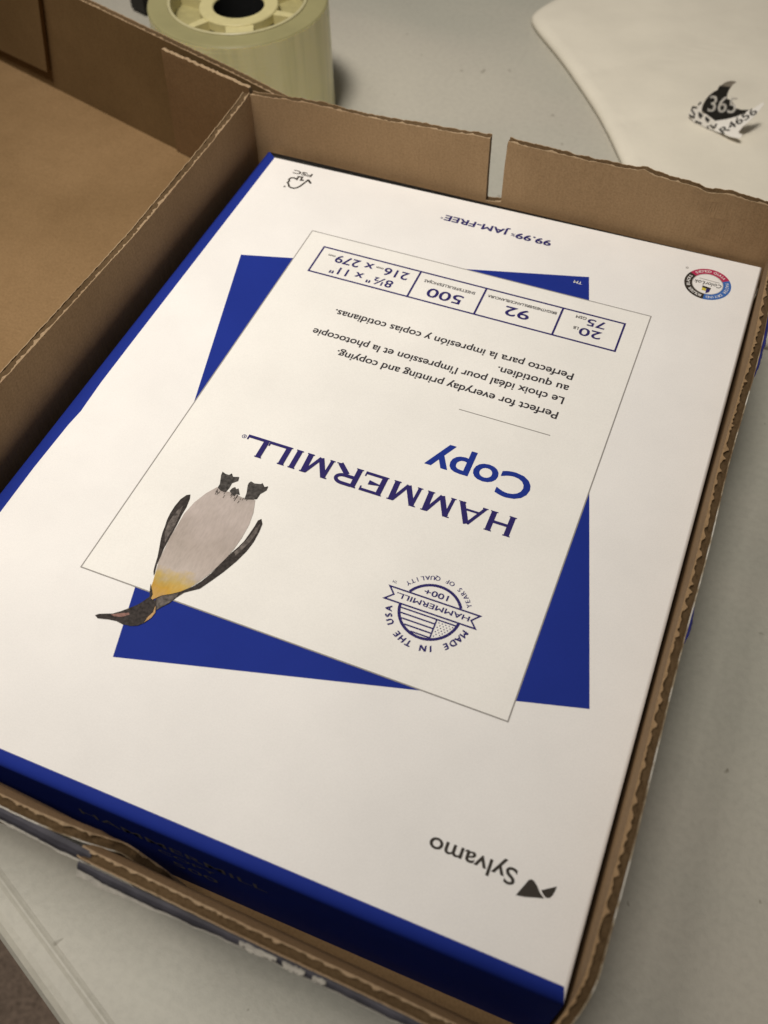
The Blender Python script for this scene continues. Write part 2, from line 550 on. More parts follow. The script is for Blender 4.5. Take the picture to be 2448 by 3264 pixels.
bm, mm = peel("p", [M_print_grey, M_torn], -10, 97, -12.0, -16.9, 73.0, 71.6, lambda u: 2.9, lambda u: .25 + .2 * u, 51.0)
link("peeled_print", bm, mm, nw[0])
bm, mm = peel("p", [M_print_grey, M_torn], 94.5, 214, -19.9, -22.4, 70.6, 70.8,
              lambda u: 1.9 + .5 * math.sin(u * 9) * (1 - u), lambda u: max(.08, 1.5 - 6.5 * u) if u < .8 else .12, 57.0)
link("peeled_print", bm, mm, nw[1])
# white torn ply standing on the near edge
random.seed(4)
for (xa, xb) in ((141, 151), (152.5, 158.5), (160.5, 164)):
    bm = bmesh.new()
    P = []
    n = 14
    for i in range(n + 1):
        x = xa + (xb - xa) * i / n
        P.append((x, -20.6 - .021 * (x - 95) + random.uniform(-.15, .15), 71.0 + random.uniform(0, .3)))
    for i in range(n, -1, -1):
        x = xa + (xb - xa) * i / n
        P.append((x, -21.5 - .021 * (x - 95) - .35 * math.sin(math.pi * i / n) + random.uniform(-.35, .35), 70.6 + random.uniform(-.15, .15)))
    poly(bm, P)
    up(bm)
    link("torn_ply", bm, M_torn, nw[1])
# strips of blue print still showing outside the right wall
bm = bmesh.new()
def strip_out(ya, yb, wmax, seed):
    n = round((yb - ya) / 1.2); pr = None
    for i in range(n + 1):
        u = i / n; y = ya + (yb - ya) * u
        ww = wmax * (math.sin(math.pi * u) ** .5) + rag(y, seed, .35)
        ww = max(.15, ww)
        s = y + 14.4
        x = 219.2 + 3.12 + right_shift(s, rt(s)); z = rt(s) - .6
        col = [bm.verts.new((x, y, z)), bm.verts.new((x + ww * .55, y, z - .25 * ww)), bm.verts.new((x + ww, y, z - ww))]
        if pr:
            for j in range(2): bm.faces.new((pr[j], col[j], col[j + 1], pr[j + 1]))
        pr = col
strip_out(200, 250, 1.25, 61.0)
up(bm)
link("peeled_print", bm, M_print_blue, rw)
bm = bmesh.new()
strip_out(92, 105, .9, 63.0)
up(bm)
link("peeled_print", bm, M_print_blue, rw)

# ------------------------------------------------------------------ larger open carton on the left
lb = thing("open_carton", (-130, 240, 0), "shallow empty brown carton with its flaps against the inner wall", "box")
d2 = Vector((.9608, -.2774)); A2 = Vector((-211.3, 354.2)); nin = Vector((-.2774, -.9608))
def along(s, off=0): return A2 + d2 * s + nin * off
bm = bmesh.new()
fp = [along(-115), along(203.5), Vector((-11.4, 284)), Vector((-11.4, 12)), Vector((-330, 150))]
prism(bm, [(p.x, p.y) for p in fp], 18, 22.0)
link("bottom_panel", bm, M_kraft_floor, lb)
bm = bmesh.new()
fp2 = [along(-110, 4), along(196, 8), Vector((-18, 278)), Vector((-18, 20)), Vector((-322, 154))]
prism(bm, [(p.x, p.y) for p in fp2], .2, 17.6)
link("folded_under_flap", bm, M_kraft, lb)
t2 = lerp_list([(0, 86), (223, 83.6), (279, 82.2), (318, 81.1), (338, 80.0), (350, 79.6)])
a_, b_ = along(-120), along(228)
board("back_wall", lb, a_, b_, -nin, .3, t2, 3.2, 71.0, .18, .28, .35, None, outer_mat=M_kraft_dull, ragf=.3, inner_mat=M_kraft_dull)
# inner flap lying against that wall, its right edge cut slightly askew
bm = bmesh.new()
q = [along(-118, 3.1), along(50.2, 3.1), along(62.5, 3.1), along(60, 3.1)]
def flap_pt(s, off, z): p = along(s, off); return (p.x, p.y, z)
F_ = [(-118, 30), (49.5, 33.2), (62.2, 78), (62.8, 82), (-118, 84)]
fr = [flap_pt(s, 3.0, z) for s, z in F_]; bk = [flap_pt(s, .6, z) for s, z in F_]
poly(bm, fr); poly(bm, bk)
n = len(fr)
for i in range(n):
    j = (i + 1) % n
    bm.faces.new([bm.verts.new(p) for p in (fr[i], fr[j], bk[j], bk[i])])
bmesh.ops.remove_doubles(bm, verts=bm.verts, dist=.001)
bmesh.ops.recalc_face_normals(bm, faces=bm.faces)
link("inner_flap", bm, M_kraft_dull, lb)
board("front_wall", lb, (-330, 150), (-13, 12.7), (-.397, -.918), .3, lambda s: 62, 3.2, 87.0, .2, .3, .7, None, step=3.0, outer_mat=M_kraft_dull, inner_mat=M_kraft_dull)
board("left_side_wall", lb, (-330, 150), (a_.x, a_.y), (-.99, .13), .3, lambda s: 86, 3.2, 77.0, .2, .3, .7, None, step=3.0, outer_mat=M_kraft_dull, inner_mat=M_kraft_dull)
# ------------------------------------------------------------------ the wrapped ream of paper
rm = thing("paper_ream", (108, 138, 8), "white and blue wrapped ream of copy paper lying face up in the carton", "paper ream")
LX0, LX1, LY0, LY1, ZB = -1.6, 217.9, -3.6, 281.2, 8.0
R = 3.6
stripe = [(4.2, LY1 - R), (4.2, 156), (4.3, 132), (4.75, 122), (5.0, 117), (4.35, 110), (3.9, 89), (4.2, 69), (4.2, LY0 + R)]
bm = bmesh.new()
x0, x1, y0, y1 = LX0 + 2.0, LX1 - 1.2, LY0 + R, LY1 - 0.5
flat(bm, stripe[:0] + [(p[0], min(max(p[1], y0), y1)) for p in stripe] + [(x1, y0), (x1, y1)], Z0, 0)
flat(bm, [(p[0], min(max(p[1], y0), y1)) for p in stripe] + [(x0, y0), (x0, y1)], Z0, 1)
up(bm)
def loop(t):
    s_, c_ = math.sin(t), math.cos(t)
    return [(x0 - 2.0 * s_, y0 - R * s_, Z0 - 3.4 * (1 - c_)), (x1 + 1.2 * s_, y0 - R * s_, Z0 - 3.4 * (1 - c_)),
            (x1 + 1.2 * s_, y1 + 0.5 * s_, Z0 - 3.4 * (1 - c_)), (x0 - 2.0 * s_, y1 + 0.5 * s_, Z0 - 3.4 * (1 - c_))]
loops = [loop(t * math.pi / 2 / 6) for t in range(7)] + [[(p[0], p[1], z) for p in loop(math.pi / 2)] for z in (30, ZB)]
V = [[bm.verts.new(p) for p in l] for l in loops]
for a, b in zip(V, V[1:]):
    for i in range(4):
        j = (i + 1) % 4
        f = bm.faces.new((a[i], b[i], b[j], a[j])); f.material_index = (1, 0, 0, 1)[i]
f = bm.faces.new(V[-1])
bmesh.ops.recalc_face_normals(bm, faces=bm.faces)
wr = link("wrapper", bm, [M_white, M_blue], rm)
for p_ in wr.data.polygons: p_.use_smooth = abs(p_.normal.z) < .999 and p_.normal.z > .02

z = Z0 + .06
bm = bmesh.new()
flat(bm, [(20.0, 213.5), (155.1, 250.9), (203.4, 72.7), (67.2, 36.6)], z); up(bm)
bp_ = link("blue_panel", bm, M_blue, rm)
bm = bmesh.new()
text2(bm, "TM", 153.5, 150.2, 247.0, 1.5, z + .05, 0, .01); up(bm)
link("trade_mark_sign", bm, M_card, bp_)
z = Z0 + .12
bm = bmesh.new()
CARD = [(41.0, 60.4), (182.9, 60.4), (182.9, 237.6), (41.0, 237.6)]
flat(bm, CARD, z, 0); up(bm)
polyline2(bm, CARD, .42, z + .04, 1, closed=True)
polyline2(bm, [(130.5, 166.7), (164.0, 166.7)], .38, z + .04, 1)
up(bm)
card = link("white_panel", bm, [M_card, M_grey], rm)

z = Z0 + .2
# brand lettering: heavy capitals with small flared serifs, drawn stroke by stroke in a unit cell
def brand(ch, xl, xr, yb, h, bm):
    global zs
    w = abs(xr - xl)
    T = 1.85; t = 1.1
    def P(u, v): return (xl - u, yb - v)          # reading frame, mm
    def st(a, b, wd, ext=0.0):
        global zs
        zs += .004
        stroke2(bm, P(*a), P(*b), wd, zs, 0, ext)
    def serif(u, v, wd=T):
        st((u - wd / 2 - .35, v), (u + wd / 2 + .35, v), .42)
    def stem(u):
        st((u, 0), (u, h), T); serif(u, .21); serif(u, h - .21)
    if ch == 'H':
        stem(T / 2 + .35); stem(w - T / 2 - .35); st((T, h * .5), (w - T, h * .5), t)
    elif ch == 'A':
        m = w * .5
        st((T * .45, .2), (m - .2, h - .1), 1.2); st((w - T * .55, .2), (m + .1, h), T)
        st((w * .26, h * .33), (w * .72, h * .33), .85); serif(T * .5, .21, 1.2); serif(w - T * .6, .21)
    elif ch == 'M':
        st((T * .55, 0), (T * .75, h), 1.2); serif(T * .55, .21, 1.2); serif(T * .5, h - .21, 1.0)
        st((T * .75, h - .3), (w * .5, .5), T); st((w * .5, .4), (w - T, h - .4), 1.25)
        st((w - T * .6, 0), (w - T * .75, h), T); serif(w - T * .6, .21); serif(w - T * .5, h - .21, 1.2)
    elif ch == 'E':
        stem(T / 2 + .35); st((T * .5, t / 2), (w, t / 2), t); st((T * .5, h - t / 2), (w - .3, h - t / 2), t)
        st((w - .25, 0), (w - .25, t + .9), .5); st((w - .5, h), (w - .5, h - t - .8), .5)
        zs += .004
        flat(bm, [P(T, h * .5 - .2), P(T, h * .5 + .2), P(w * .72, h * .5 + .95), P(w * .72, h * .5 - .95)], zs)
    elif ch == 'R':
        stem(T / 2 + .35)
        n = 14; r = h * .27; cy = h - r - .02; cx = w * .56
        pts = [P(T, h - t / 2)] + [P(cx + r * 1.15 * math.cos(a), cy + (r - t / 2) * math.sin(a)) for a in [math.pi / 2 - math.pi * i / n for i in range(n + 1)]] + [P(T, cy - r + t / 2)]
        zs += .004
        polyline2(bm, pts, 1.3, zs)
        st((w * .5, h * .46), (w - .9, .1), T); serif(w - .6, .21, 1.2)
    elif ch == 'I':
        stem(w / 2)
    elif ch == 'L':
        stem(T / 2 + .35); st((T * .5, t / 2), (w, t / 2), t); st((w - .25, 0), (w - .25, t + 1.0), .5)
bm = bmesh.new(); zs = z
for ch, a, b in (('H', 164.0, 155.1), ('A', 154.2, 144.2), ('M', 143.2, 133.2), ('M', 131.4, 121.2), ('E', 119.2, 110.9),
                 ('R', 109.9, 100.4), ('M', 99.4, 89.2), ('I', 88.0, 84.3), ('L', 83.4, 74.7), ('L', 74.8, 66.4)):
    brand(ch, a, b, 128.95, 8.2, bm)
ring2(bm, (65.0, 127.7), .85, .62, z, n=20)
text2(bm, "R", 65.3, 64.7, 128.15, .8, z, 0, .02)
up(bm); link("brand_lettering", bm, M_navy, card)
bm = bmesh.new()
text2(bm, "Copy", 164.4, 127.8, 146.4, 10.4, z, 0, .012, bold=.12); up(bm)
link("product_lettering", bm, M_royal, card)
bm = bmesh.new()
for s_, xr, yb in (("Perfect for everyday printing and copying.", 78.8, 178.0), ("Le choix idéal pour l'impression et la photocopie", 65.7, 185.5),
                   ("au quotidien.", 137.1, 191.6), ("Perfecto para la impresión y copias cotidianas.", 69.3, 198.0)):
    text2(bm, s_, 163.8, xr, yb, 3.35, z, 0, .0, bold=.09)
up(bm); link("description_lettering", bm, M_ink, card)
# table of paper data
bm = bmesh.new()
polyline2(bm, [(49.8, 214.5), (174.7, 214.5), (174.7, 230.0), (49.8, 230.0)], .75, z, 0, closed=True)
for x in (92.1, 119.6, 150.6): stroke2(bm, (x, 214.8), (x, 229.7), .8, z + .01)
text2(bm, "8½\" x 11\"", 84.2, 57.8, 220.6, 4.0, z, 0, 0, bold=.10)
text2(bm, "216", 88.4, 78.2, 227.3, 4.3, z, 0, 0, bold=.10); text2(bm, "x 279", 73.2, 57.2, 227.3, 4.3, z, 0, 0, bold=.10)
text2(bm, "500", 112.9, 98.6, 222.3, 4.9, z, 0, 0, bold=.12)
text2(bm, "92", 139.7, 130.0, 223.4, 4.9, z, 0, 0, bold=.12)
text2(bm, "20", 167.9, 159.6, 222.2, 4.0, z, 0, 0, bold=.10); text2(bm, "75", 168.0, 161.2, 227.8, 3.7, z, 0, 0, bold=.10)
text2(bm, "mm", 77.4, 74.4, 226.6, 1.2, z, 1, 0, bold=.04); text2(bm, "mm", 56.4, 53.4, 226.6, 1.2, z, 1, 0, bold=.04)
text2(bm, "SHEETS/FEUILLES/HOJAS", 116.3, 95.2, 226.3, 1.45, z, 1, 0, bold=.04)
text2(bm, "BRIGHTNESS/BRILLANCE/BLANCURA", 149.0, 121.4, 226.9, 1.4, z, 1, 0, bold=.04)
text2(bm, "LB", 158.9, 157.0, 222.0, 1.5, z, 1, 0, bold=.04); text2(bm, "GSM", 160.4, 156.4, 228.2, 1.5, z, 1, 0, bold=.04)
up(bm); link("paper_data_table", bm, [M_navy, M_ink], card)
# round seal
bm = bmesh.new(); c = (149.85, 85.75); ro, ri = 10.0, 9.05
ring2(bm, c, ro, ri, z, 28, 152); ring2(bm, c, ro, ri, z, 182.5, 357.5)
RB = [(135.0, 89.9), (137.2, 87.5), (135.0, 85.2), (164.6, 85.2), (162.5, 87.5), (164.6, 89.9)]
polyline2(bm, RB, .55, z + .01, closed=True)
text2(bm, "HAMMERMILL.", 161.8, 138.0, 88.6, 1.75, z + .01, 0, 0, bold=.06)
text2(bm, "100+", 153.4, 145.7, 93.1, 1.95, z, 0, 0, bold=.07)
def chord(y, xmax):
    k = math.sqrt(max(0, ri * ri - (y - c[1]) ** 2)); return c[0] - k, min(c[0] + k, xmax)
for y in (84.0, 82.3, 80.6, 78.9, 77.3):
    a, b = chord(y, 160 if y > 83.8 else 152.7)
    stroke2(bm, (a, y), (b, y), .5, z + .006)
stroke2(bm, (152.7, 83.9), (152.9, 77.1), .5, z + .012)
for i in range(6):
    for j in range(7):
        x = 153.7 + 1.1 * i + (.55 if j % 2 else 0); y = 83.1 - .8 * j
        if (x - c[0]) ** 2 + (y - c[1]) ** 2 < (ri - .3) ** 2: disc2(bm, (x, y), .21, z, 0, 8)
arc_text(bm, "MADE IN THE USA", c, 12.7, -16, -164, 2.0, z, 0, .0); arc_text(bm, "MADE IN THE USA", c, 12.8, -16.6, -164.6, 2.0, z + .004, 0, .0); arc_text(bm, "MADE IN THE USA", c, 12.6, -15.4, -163.4, 2.0, z + .008, 0, .0)
arc_text(bm, "YEARS OF QUALITY", c, 12.2, 31, 144, 1.5, z, 0, 0, inward=True); arc_text(bm, "YEARS OF QUALITY", c, 12.2, 31.5, 144.5, 1.5, z + .004, 0, 0, inward=True)
text2(bm, "TM", 136.6, 135.2, 92.3, .9, z)
up(bm); link("quality_seal", bm, M_navy, card)

z = Z0 + .1
bm = bmesh.new()
text2(bm, "99.99", 135.3, 120.6, 266.6, 3.3, z, 0, 0, bold=.16); text2(bm, "%", 120.2, 118.4, 265.6, 1.7, z, 0, .01)
text2(bm, "JAM-FREE", 117.2, 89.4, 267.0, 3.3, z, 0, 0, bold=.16); ring2(bm, (88.2, 264.6), .5, .25, z, n=12)
up(bm); link("slogan_lettering", bm, M_navy, rm)
bm = bmesh.new()
text2(bm, "Sylvamo", 198.1, 174.1, 22.2, 4.3, z, 0, .014)
flat(bm, [(199.5, 18.2), (199.64, 16.13)][:0] + [(199.3, 18.1 - 2.1 + .0), (199.3, 16.0), (201.3, 20.9), (201.9, 21.3), (202.7, 21.1), (203.7, 20.3), (204.9, 18.9), (206.3, 17.9), (204.0, 17.2), (201.5, 16.4)][1:], z)
flat(bm, [(205.0, 19.6), (208.5, 22.0), (208.4, 20.7), (208.1, 19.5), (207.7, 18.7), (207.1, 18.3), (206.5, 18.3), (205.7, 18.8)], z)
up(bm); link("maker_logo", bm, M_brownblack, rm)
bm = bmesh.new()
polyline2(bm, [(23.4, 267.3), (22.0, 266.9), (21.8, 269.1), (20.0, 268.8), (20.2, 266.8), (18.6, 267.4), (17.3, 266.9), (16.9, 265.6), (17.6, 264.6), (17.3, 263.3), (18.3, 262.5), (18.9, 261.3), (20.2, 260.6), (21.6, 260.7), (22.7, 261.5), (23.5, 262.9), (25.0, 268.0)], .8, z)
polyline2(bm, [(24.5, 267.6), (25.2, 268.1), (27.1, 266.3)], .95, z + .01)
ring2(bm, (17.3, 260.4), .5, .25, z, n=12)
text2(bm, "FSC", 25.2, 16.4, 272.6, 2.2, z, 0, 0, bold=.1)
up(bm); link("forest_mark", bm, M_brownblack, rm)
# colour seal
M_red = paper("ink_crimson", (.42, .030, .085), .65, .06)
M_sea = paper("ink_sea_blue", (.045, .14, .42), .65, .06)
M_yel = paper("ink_yellow", (.60, .50, .06), .65, .06)
bm = bmesh.new(); c = (199.3, 263.4); ro = 9.0; ri = 6.0
ring2(bm, c, ro, ri, z, 32, 148, 1); ring2(bm, c, ro, ri, z, -91, 32, 2); ring2(bm, c, ro, ri, z, 148, 269, 0)
ring2(bm, c, 6.0, 5.75, z + .01, 0, 360, 4)
arc_text(bm, "VIVID COLORS", c, 7.5, 45, 135, 1.25, z + .03, 3, .01, inward=True)
arc_text(bm, "BOLDER BLACKS", c, 7.5, 258, 160, 1.25, z + .03, 3, .01)
arc_text(bm, "FASTER DRYING", c, 7.5, 20, -80, 1.25, z + .03, 3, .0)
text2(bm, "ColorLok", 204.6, 194.0, 264.6, 2.0, z, 0, .006, shear=.2)
stroke2(bm, (203.6, 265.6), (195.6, 265.9), .3, z, 4)
flat(bm, [(197.6, 262.0), (201.0, 261.6), (200.9, 260.6), (197.6, 260.9)], z, 0)
flat(bm, [(199.3, 260.7), (200.9, 260.55), (200.7, 259.0), (199.5, 258.0)], z, 5)
flat(bm, [(197.7, 260.85), (199.2, 260.7), (199.4, 259.3), (197.8, 259.3)], z, 6)
ring2(bm, (189.9, 270.2), .6, .25, z, n=14, mi=4)
up(bm); link("colour_seal", bm, [M_brownblack, M_red, M_sea, M_white, M_lightgrey, M_navy, M_yel], rm)

# ------------------------------------------------------------------ printed penguin picture
def plumage():
    m, nt, bs = new_mat("print_plumage")
    tc = nt.nodes.new('ShaderNodeTexCoord'); sx = nt.nodes.new('ShaderNodeSeparateXYZ')
    nt.links.new(tc.outputs['Object'], sx.inputs[0])
    nn = noise_node(nt, 260, 4)
    md = nt.nodes.new('ShaderNodeMath'); md.operation = 'MULTIPLY_ADD'; md.inputs[1].default_value = .010
    nt.links.new(nn.outputs[0], md.inputs[0]); nt.links.new(sx.outputs['Y'], md.inputs[2])
    mr = nt.nodes.new('ShaderNodeMapRange')
    y0 = (58 - 138 + 5) / 1000; mr.inputs['From Min'].default_value = y0; mr.inputs['From Max'].default_value = y0 + .050
    nt.links.new(md.outputs[0], mr.inputs[0])
    c = ramp(nt, mr.outputs[0], [(0, (.54, .33, .13)), (.10, (.58, .34, .06)), (.165, (.55, .40, .14)), (.25, (.50, .43, .385)), (.45, (.43, .365, .325)), (.62, (.47, .40, .365)), (.85, (.50, .43, .395)), (.965, (.38, .33, .30))]).outputs[0]
    b = noise_node(nt, 75, 3)
    c = mult(nt, c, ramp(nt, b.outputs[0], [(.32, (.84, .84, .82)), (.6, (1, 1, 1))]).outputs[0])
    fe = noise_node(nt, 1600, 2, (1, .25, 1))
    c = mult(nt, c, ramp(nt, fe.outputs[0], [(.3, (.9, .9, .9)), (.6, (1, 1, 1))]).outputs[0])
    nt.links.new(c, bs.inputs['Base Color']); bs.inputs['Roughness'].default_value = .65; bs.inputs['Specular IOR Level'].default_value = .12
    return m
M_dark = plain("print_dark_feather", (.040, .033, .030), .65, .12, .5, 900)
M_dgrey = plain("print_grey_feather", (.115, .098, .088), .65, .12, .55, 700)
M_feet = plain("print_feet", (.060, .054, .050), .65, .12, .6, 800)
M_beak = plain("print_beak", (.26, .14, .115), .65, .12, .3, 900)
M_ear = plain("print_ear", (.48, .29, .13), .65, .12, .3, 900)
PG = {'belly': [(66.6, 104.4), (64.3, 100.7), (62.5, 96.0), (61.6, 90.6), (61.8, 85.8), (61.9, 81.0), (62.4, 76.5), (63.0, 71.6), (64.2, 67.5), (65.2, 63.9), (65.5, 62.4), (66.5, 61.2), (67.5, 59.9), (67.7, 58.4), (68.4, 58.2), (68.9, 58.9), (70.2, 60.5), (72.9, 62.2), (75.1, 64.0), (77.1, 66.3), (78.7, 69.2), (80.2, 72.5), (81.6, 76.7), (82.7, 80.8), (83.3, 84.3), (83.7, 89.1), (83.6, 94.4), (82.7, 99.4), (81.0, 104.2), (79.6, 103.9), (77.7, 103.4), (75.4, 103.8), (72.2, 104.3), (69.5, 103.8)], 'flipa': [(59.7, 98.4), (58.6, 97.7), (57.6, 95.5), (57.2, 92.4), (57.2, 89.4), (57.5, 86.6), (58.2, 83.9), (58.6, 81.7), (59.4, 79.1), (60.7, 75.8), (61.9, 72.6), (62.8, 69.2), (63.5, 67.2), (64.3, 66.0), (64.2, 66.8), (63.2, 69.9), (62.8, 72.9), (62.2, 76.0), (62.0, 78.7), (61.8, 82.0), (61.5, 86.2), (61.1, 90.0), (61.0, 93.3), (60.4, 96.7)], 'flipa_in': [(61.5, 78.0), (59.5, 81.5), (58.5, 85.5), (58.6, 88.5), (59.0, 91.6), (59.7, 93.3), (60.5, 88.7), (61.2, 84.6), (61.2, 80.8)], 'flipb': [(86.3, 98.1), (85.5, 97.1), (85.5, 94.6), (85.3, 91.7), (85.0, 88.2), (84.3, 85.6), (83.3, 82.8), (82.6, 80.2), (81.8, 77.2), (80.7, 73.1), (79.3, 69.6), (77.6, 66.7), (75.4, 64.2), (72.9, 62.2), (70.2, 60.5), (69.1, 59.0), (69.3, 57.9), (71.4, 55.3), (72.3, 56.8), (73.9, 58.9), (74.9, 61.5), (76.3, 64.0), (80.2, 67.1), (82.2, 71.0), (84.3, 75.4), (86.2, 80.3), (87.5, 85.0), (88.0, 88.9), (87.9, 93.2), (87.5, 96.4)], 'flipb_in': [(84.0, 83.1), (84.8, 86.2), (85.8, 90.0), (86.2, 94.0), (86.8, 96.1), (87.4, 92.5), (86.9, 88.5), (85.9, 84.8), (84.9, 82.1)], 'nape': [(69.4, 58.8), (70.5, 60.4), (73.0, 62.0), (74.8, 63.2), (74.8, 61.6), (73.7, 59.0), (72.2, 57.0), (71.4, 55.5)], 'head': [(64.9, 63.0), (65.8, 61.0), (67.0, 58.8), (66.2, 57.0), (65.0, 54.9), (63.3, 53.0), (61.3, 50.9), (59.4, 49.3), (55.6, 47.7), (54.7, 46.8), (55.9, 46.2), (59.2, 47.1), (61.8, 47.5), (64.3, 47.2), (66.9, 47.6), (68.8, 48.5), (70.2, 50.1), (71.3, 52.3), (71.6, 54.5), (70.4, 57.1), (69.1, 58.3), (68.4, 58.2), (67.7, 58.4), (67.5, 59.9), (66.5, 61.2)], 'beak': [(59.1, 48.9), (61.7, 50.3), (64.0, 51.4), (64.5, 50.9), (62.7, 49.3), (60.3, 48.6)], 'ear': [(70.4, 56.6), (71.5, 54.5), (71.3, 52.4), (70.1, 50.2), (70.2, 52.2), (70.8, 54.2)], 'foota': [(65.3, 110.9), (66.7, 110.4), (68.0, 110.4), (68.6, 111.4), (69.6, 110.2), (71.6, 110.9), (72.0, 109.3), (70.5, 107.7), (70.6, 105.7), (70.3, 103.5), (68.6, 103.4), (66.9, 104.2), (66.9, 105.8), (66.2, 107.6), (65.5, 109.4)], 'tail': [(71.3, 104.4), (71.6, 105.8), (72.3, 106.6), (73.1, 105.9), (73.6, 106.5), (75.2, 104.2), (74.0, 104.2), (73.8, 102.9), (72.2, 103.8)], 'footb': [(76.2, 110.7), (77.7, 110.3), (79.9, 110.9), (80.1, 111.5), (81.5, 110.2), (82.5, 110.9), (82.7, 109.2), (81.4, 107.1), (81.3, 104.8), (80.0, 104.0), (77.5, 103.1), (77.0, 105.7), (75.9, 108.8), (75.8, 109.8)]}
pg = None
bm = bmesh.new()
zz = Z0 + .26
for k, mi in (('belly', 0), ('flipa', 1), ('flipa_in', 2), ('flipb', 1), ('flipb_in', 2), ('nape', 2), ('head', 1), ('beak', 4), ('ear', 5), ('foota', 3), ('tail', 3), ('footb', 3)):
    zz += .012
    flat(bm, PG[k], zz, mi)
random.seed(9)
for i in range(26):
    # soft grey quill strokes near the feet and along the flippers
    x = random.uniform(67, 80); y = 104.2 - abs(x - 72.5) * .05 - random.uniform(0, 2.2)
    zz += .002
    stroke2(bm, (x, y), (x + random.uniform(-.2, .2), y - random.uniform(.5, 1.4)), .16, zz, 2)
up(bm)
link("penguin_picture", bm, [plumage(), M_dark, M_dgrey, M_feet, M_beak, M_ear], rm)

# lettering on the ream's dark near side
bm = bmesh.new()
yf = LY0 - .08
def front(x_l, cx, zb):
    return lambda X, v: (X, yf, zb + v)
for s_, a, b, zb, cap in (("HAMMERMILL", 76, 136, 41.2, 4.4), ("COPY", 100, 119, 34.2, 3.2), ("500", 103, 118, 25.0, 4.4)):
    text2(bm, s_, a, b, 0, cap, 0, 0, .004, fn=front(a, 0, zb))
bm.normal_update()
link("side_lettering", bm, plain("side_ink", (.16, .15, .15), .6, .2), rm)

# ------------------------------------------------------------------ roll of clear packing tape
rc = (-70.2, 388.6); RT = 65.1
tr = thing("tape_roll", (rc[0], rc[1], 0), "yellowish translucent roll of clear packing tape standing behind the carton", "tape roll")
def tape_mat():
    m, nt, bs = new_mat("clear_tape_film")
    a = noise_node(nt, 1, 3, (95, 95, 6))
    c = ramp(nt, a.outputs[0], [(.3, (.66, .63, .33)), (.5, (.90, .82, .46)), (.7, (.95, .86, .52))]).outputs[0]  # side film coloured lighter because little light reaches it
    nt.links.new(c, bs.inputs['Base Color'])
    bs.inputs['Roughness'].default_value = .28
    bs.inputs['Transmission Weight'].default_value = .12
    bs.inputs['Subsurface Weight'].default_value = .6
    bs.inputs['Subsurface Radius'].default_value = (.02, .018, .008)
    bs.inputs['IOR'].default_value = 1.45
    g = noise_node(nt, 1, 2, (30, 30, 900))
    bump(nt, bs, g.outputs[0], .1, .001)
    return m
M_tape = tape_mat()
M_tape_edge_dim = plain("tape_edges_dimmed", (.29, .265, .13), .35, .4, .10, 40)  # layer edges, coloured darker to offset the stronger light on top
bm = bmesh.new()
lathe(bm, rc, [(36.6, .4), (46.6, .4), (47.1, 1.0), (47.1, RT - .9), (46.5, RT - .2), (45.5, RT), (36.6, RT)], 96, closed=True)
for f in bm.faces:
    f.material_index = 1 if f.normal.z > .3 else 0
link("tape_winding", bm, [M_tape, M_tape_edge_dim], tr, smooth=False)
bm = bmesh.new()
lathe(bm, rc, [(34.9, .3), (36.5, .3), (36.5, RT + .5), (36.2, RT + .8), (35.2, RT + .8), (34.9, RT + .5)], 96, closed=True)
M_coretube = plain("core_tube", (.46, .42, .24), .35, .4, .08)
M_hub = plain("cream_hub", (.56, .50, .255), .4, .4, .05)
link("core_tube", bm, M_coretube, tr)
HZ = RT - 3.0
bm = bmesh.new()
lathe(bm, rc, [(13.4, HZ - 26), (13.4, HZ - .6), (14.0, HZ), (20.3, HZ), (20.8, HZ - .6), (20.8, HZ - 5), (15.2, HZ - 5), (15.2, HZ - 26)], 64, closed=True)
hub = link("hub", bm, M_hub, tr)
for k in range(6):
    a = math.radians(-62 + 60 * k + (4 if k % 2 else 0)); dx, dy = math.cos(a), math.sin(a); nx, ny = -dy, dx
    bm = bmesh.new()
    w0, w1 = (7.2, 6.6) if k == 0 else (2.4, 1.8)
    P = [(rc[0] + dx * 20 + nx * w0, rc[1] + dy * 20 + ny * w0), (rc[0] + dx * 34.7 + nx * w1, rc[1] + dy * 34.7 + ny * w1),
         (rc[0] + dx * 34.7 - nx * w1, rc[1] + dy * 34.7 - ny * w1), (rc[0] + dx * 20 - nx * w0, rc[1] + dy * 20 - ny * w0)]
    prism(bm, P, HZ - 9, HZ - .9)
    link("spoke", bm, M_hub, hub)
bm = bmesh.new()
M_web = plain("olive_web", (.36, .32, .15), .5, .3, .1); M_hole_shade = plain("hole_shade", (.010, .010, .010), .7, .2)  # near-black lining paints the shade inside the cream hub's hole
lathe(bm, rc, [(20.9, HZ - 6), (34.8, HZ - 6)], 48)
lathe(bm, rc, [(.01, HZ - 22), (13.1, HZ - 22), (13.3, HZ - 1.2)], 48, mi=1)
link("inner_web", bm, [M_web, M_hole_shade], hub)

# ------------------------------------------------------------------ dark object beside the roll
bm = bmesh.new()
cc = [(-196.5, 464.5), (-181.0, 459.5), (-158, 520), (-176, 527)]
prism(bm, cc, .3, 46)
bmesh.ops.bevel(bm, geom=[e for e in bm.edges], offset=1.6, segments=2, affect='EDGES')
db = link("plastic_block", bm, plain("black_plastic", (.012, .011, .009), .5, .3), at=(-178, 490, 0))
tag(db, "black plastic block standing left of the tape roll behind the open carton", "block")

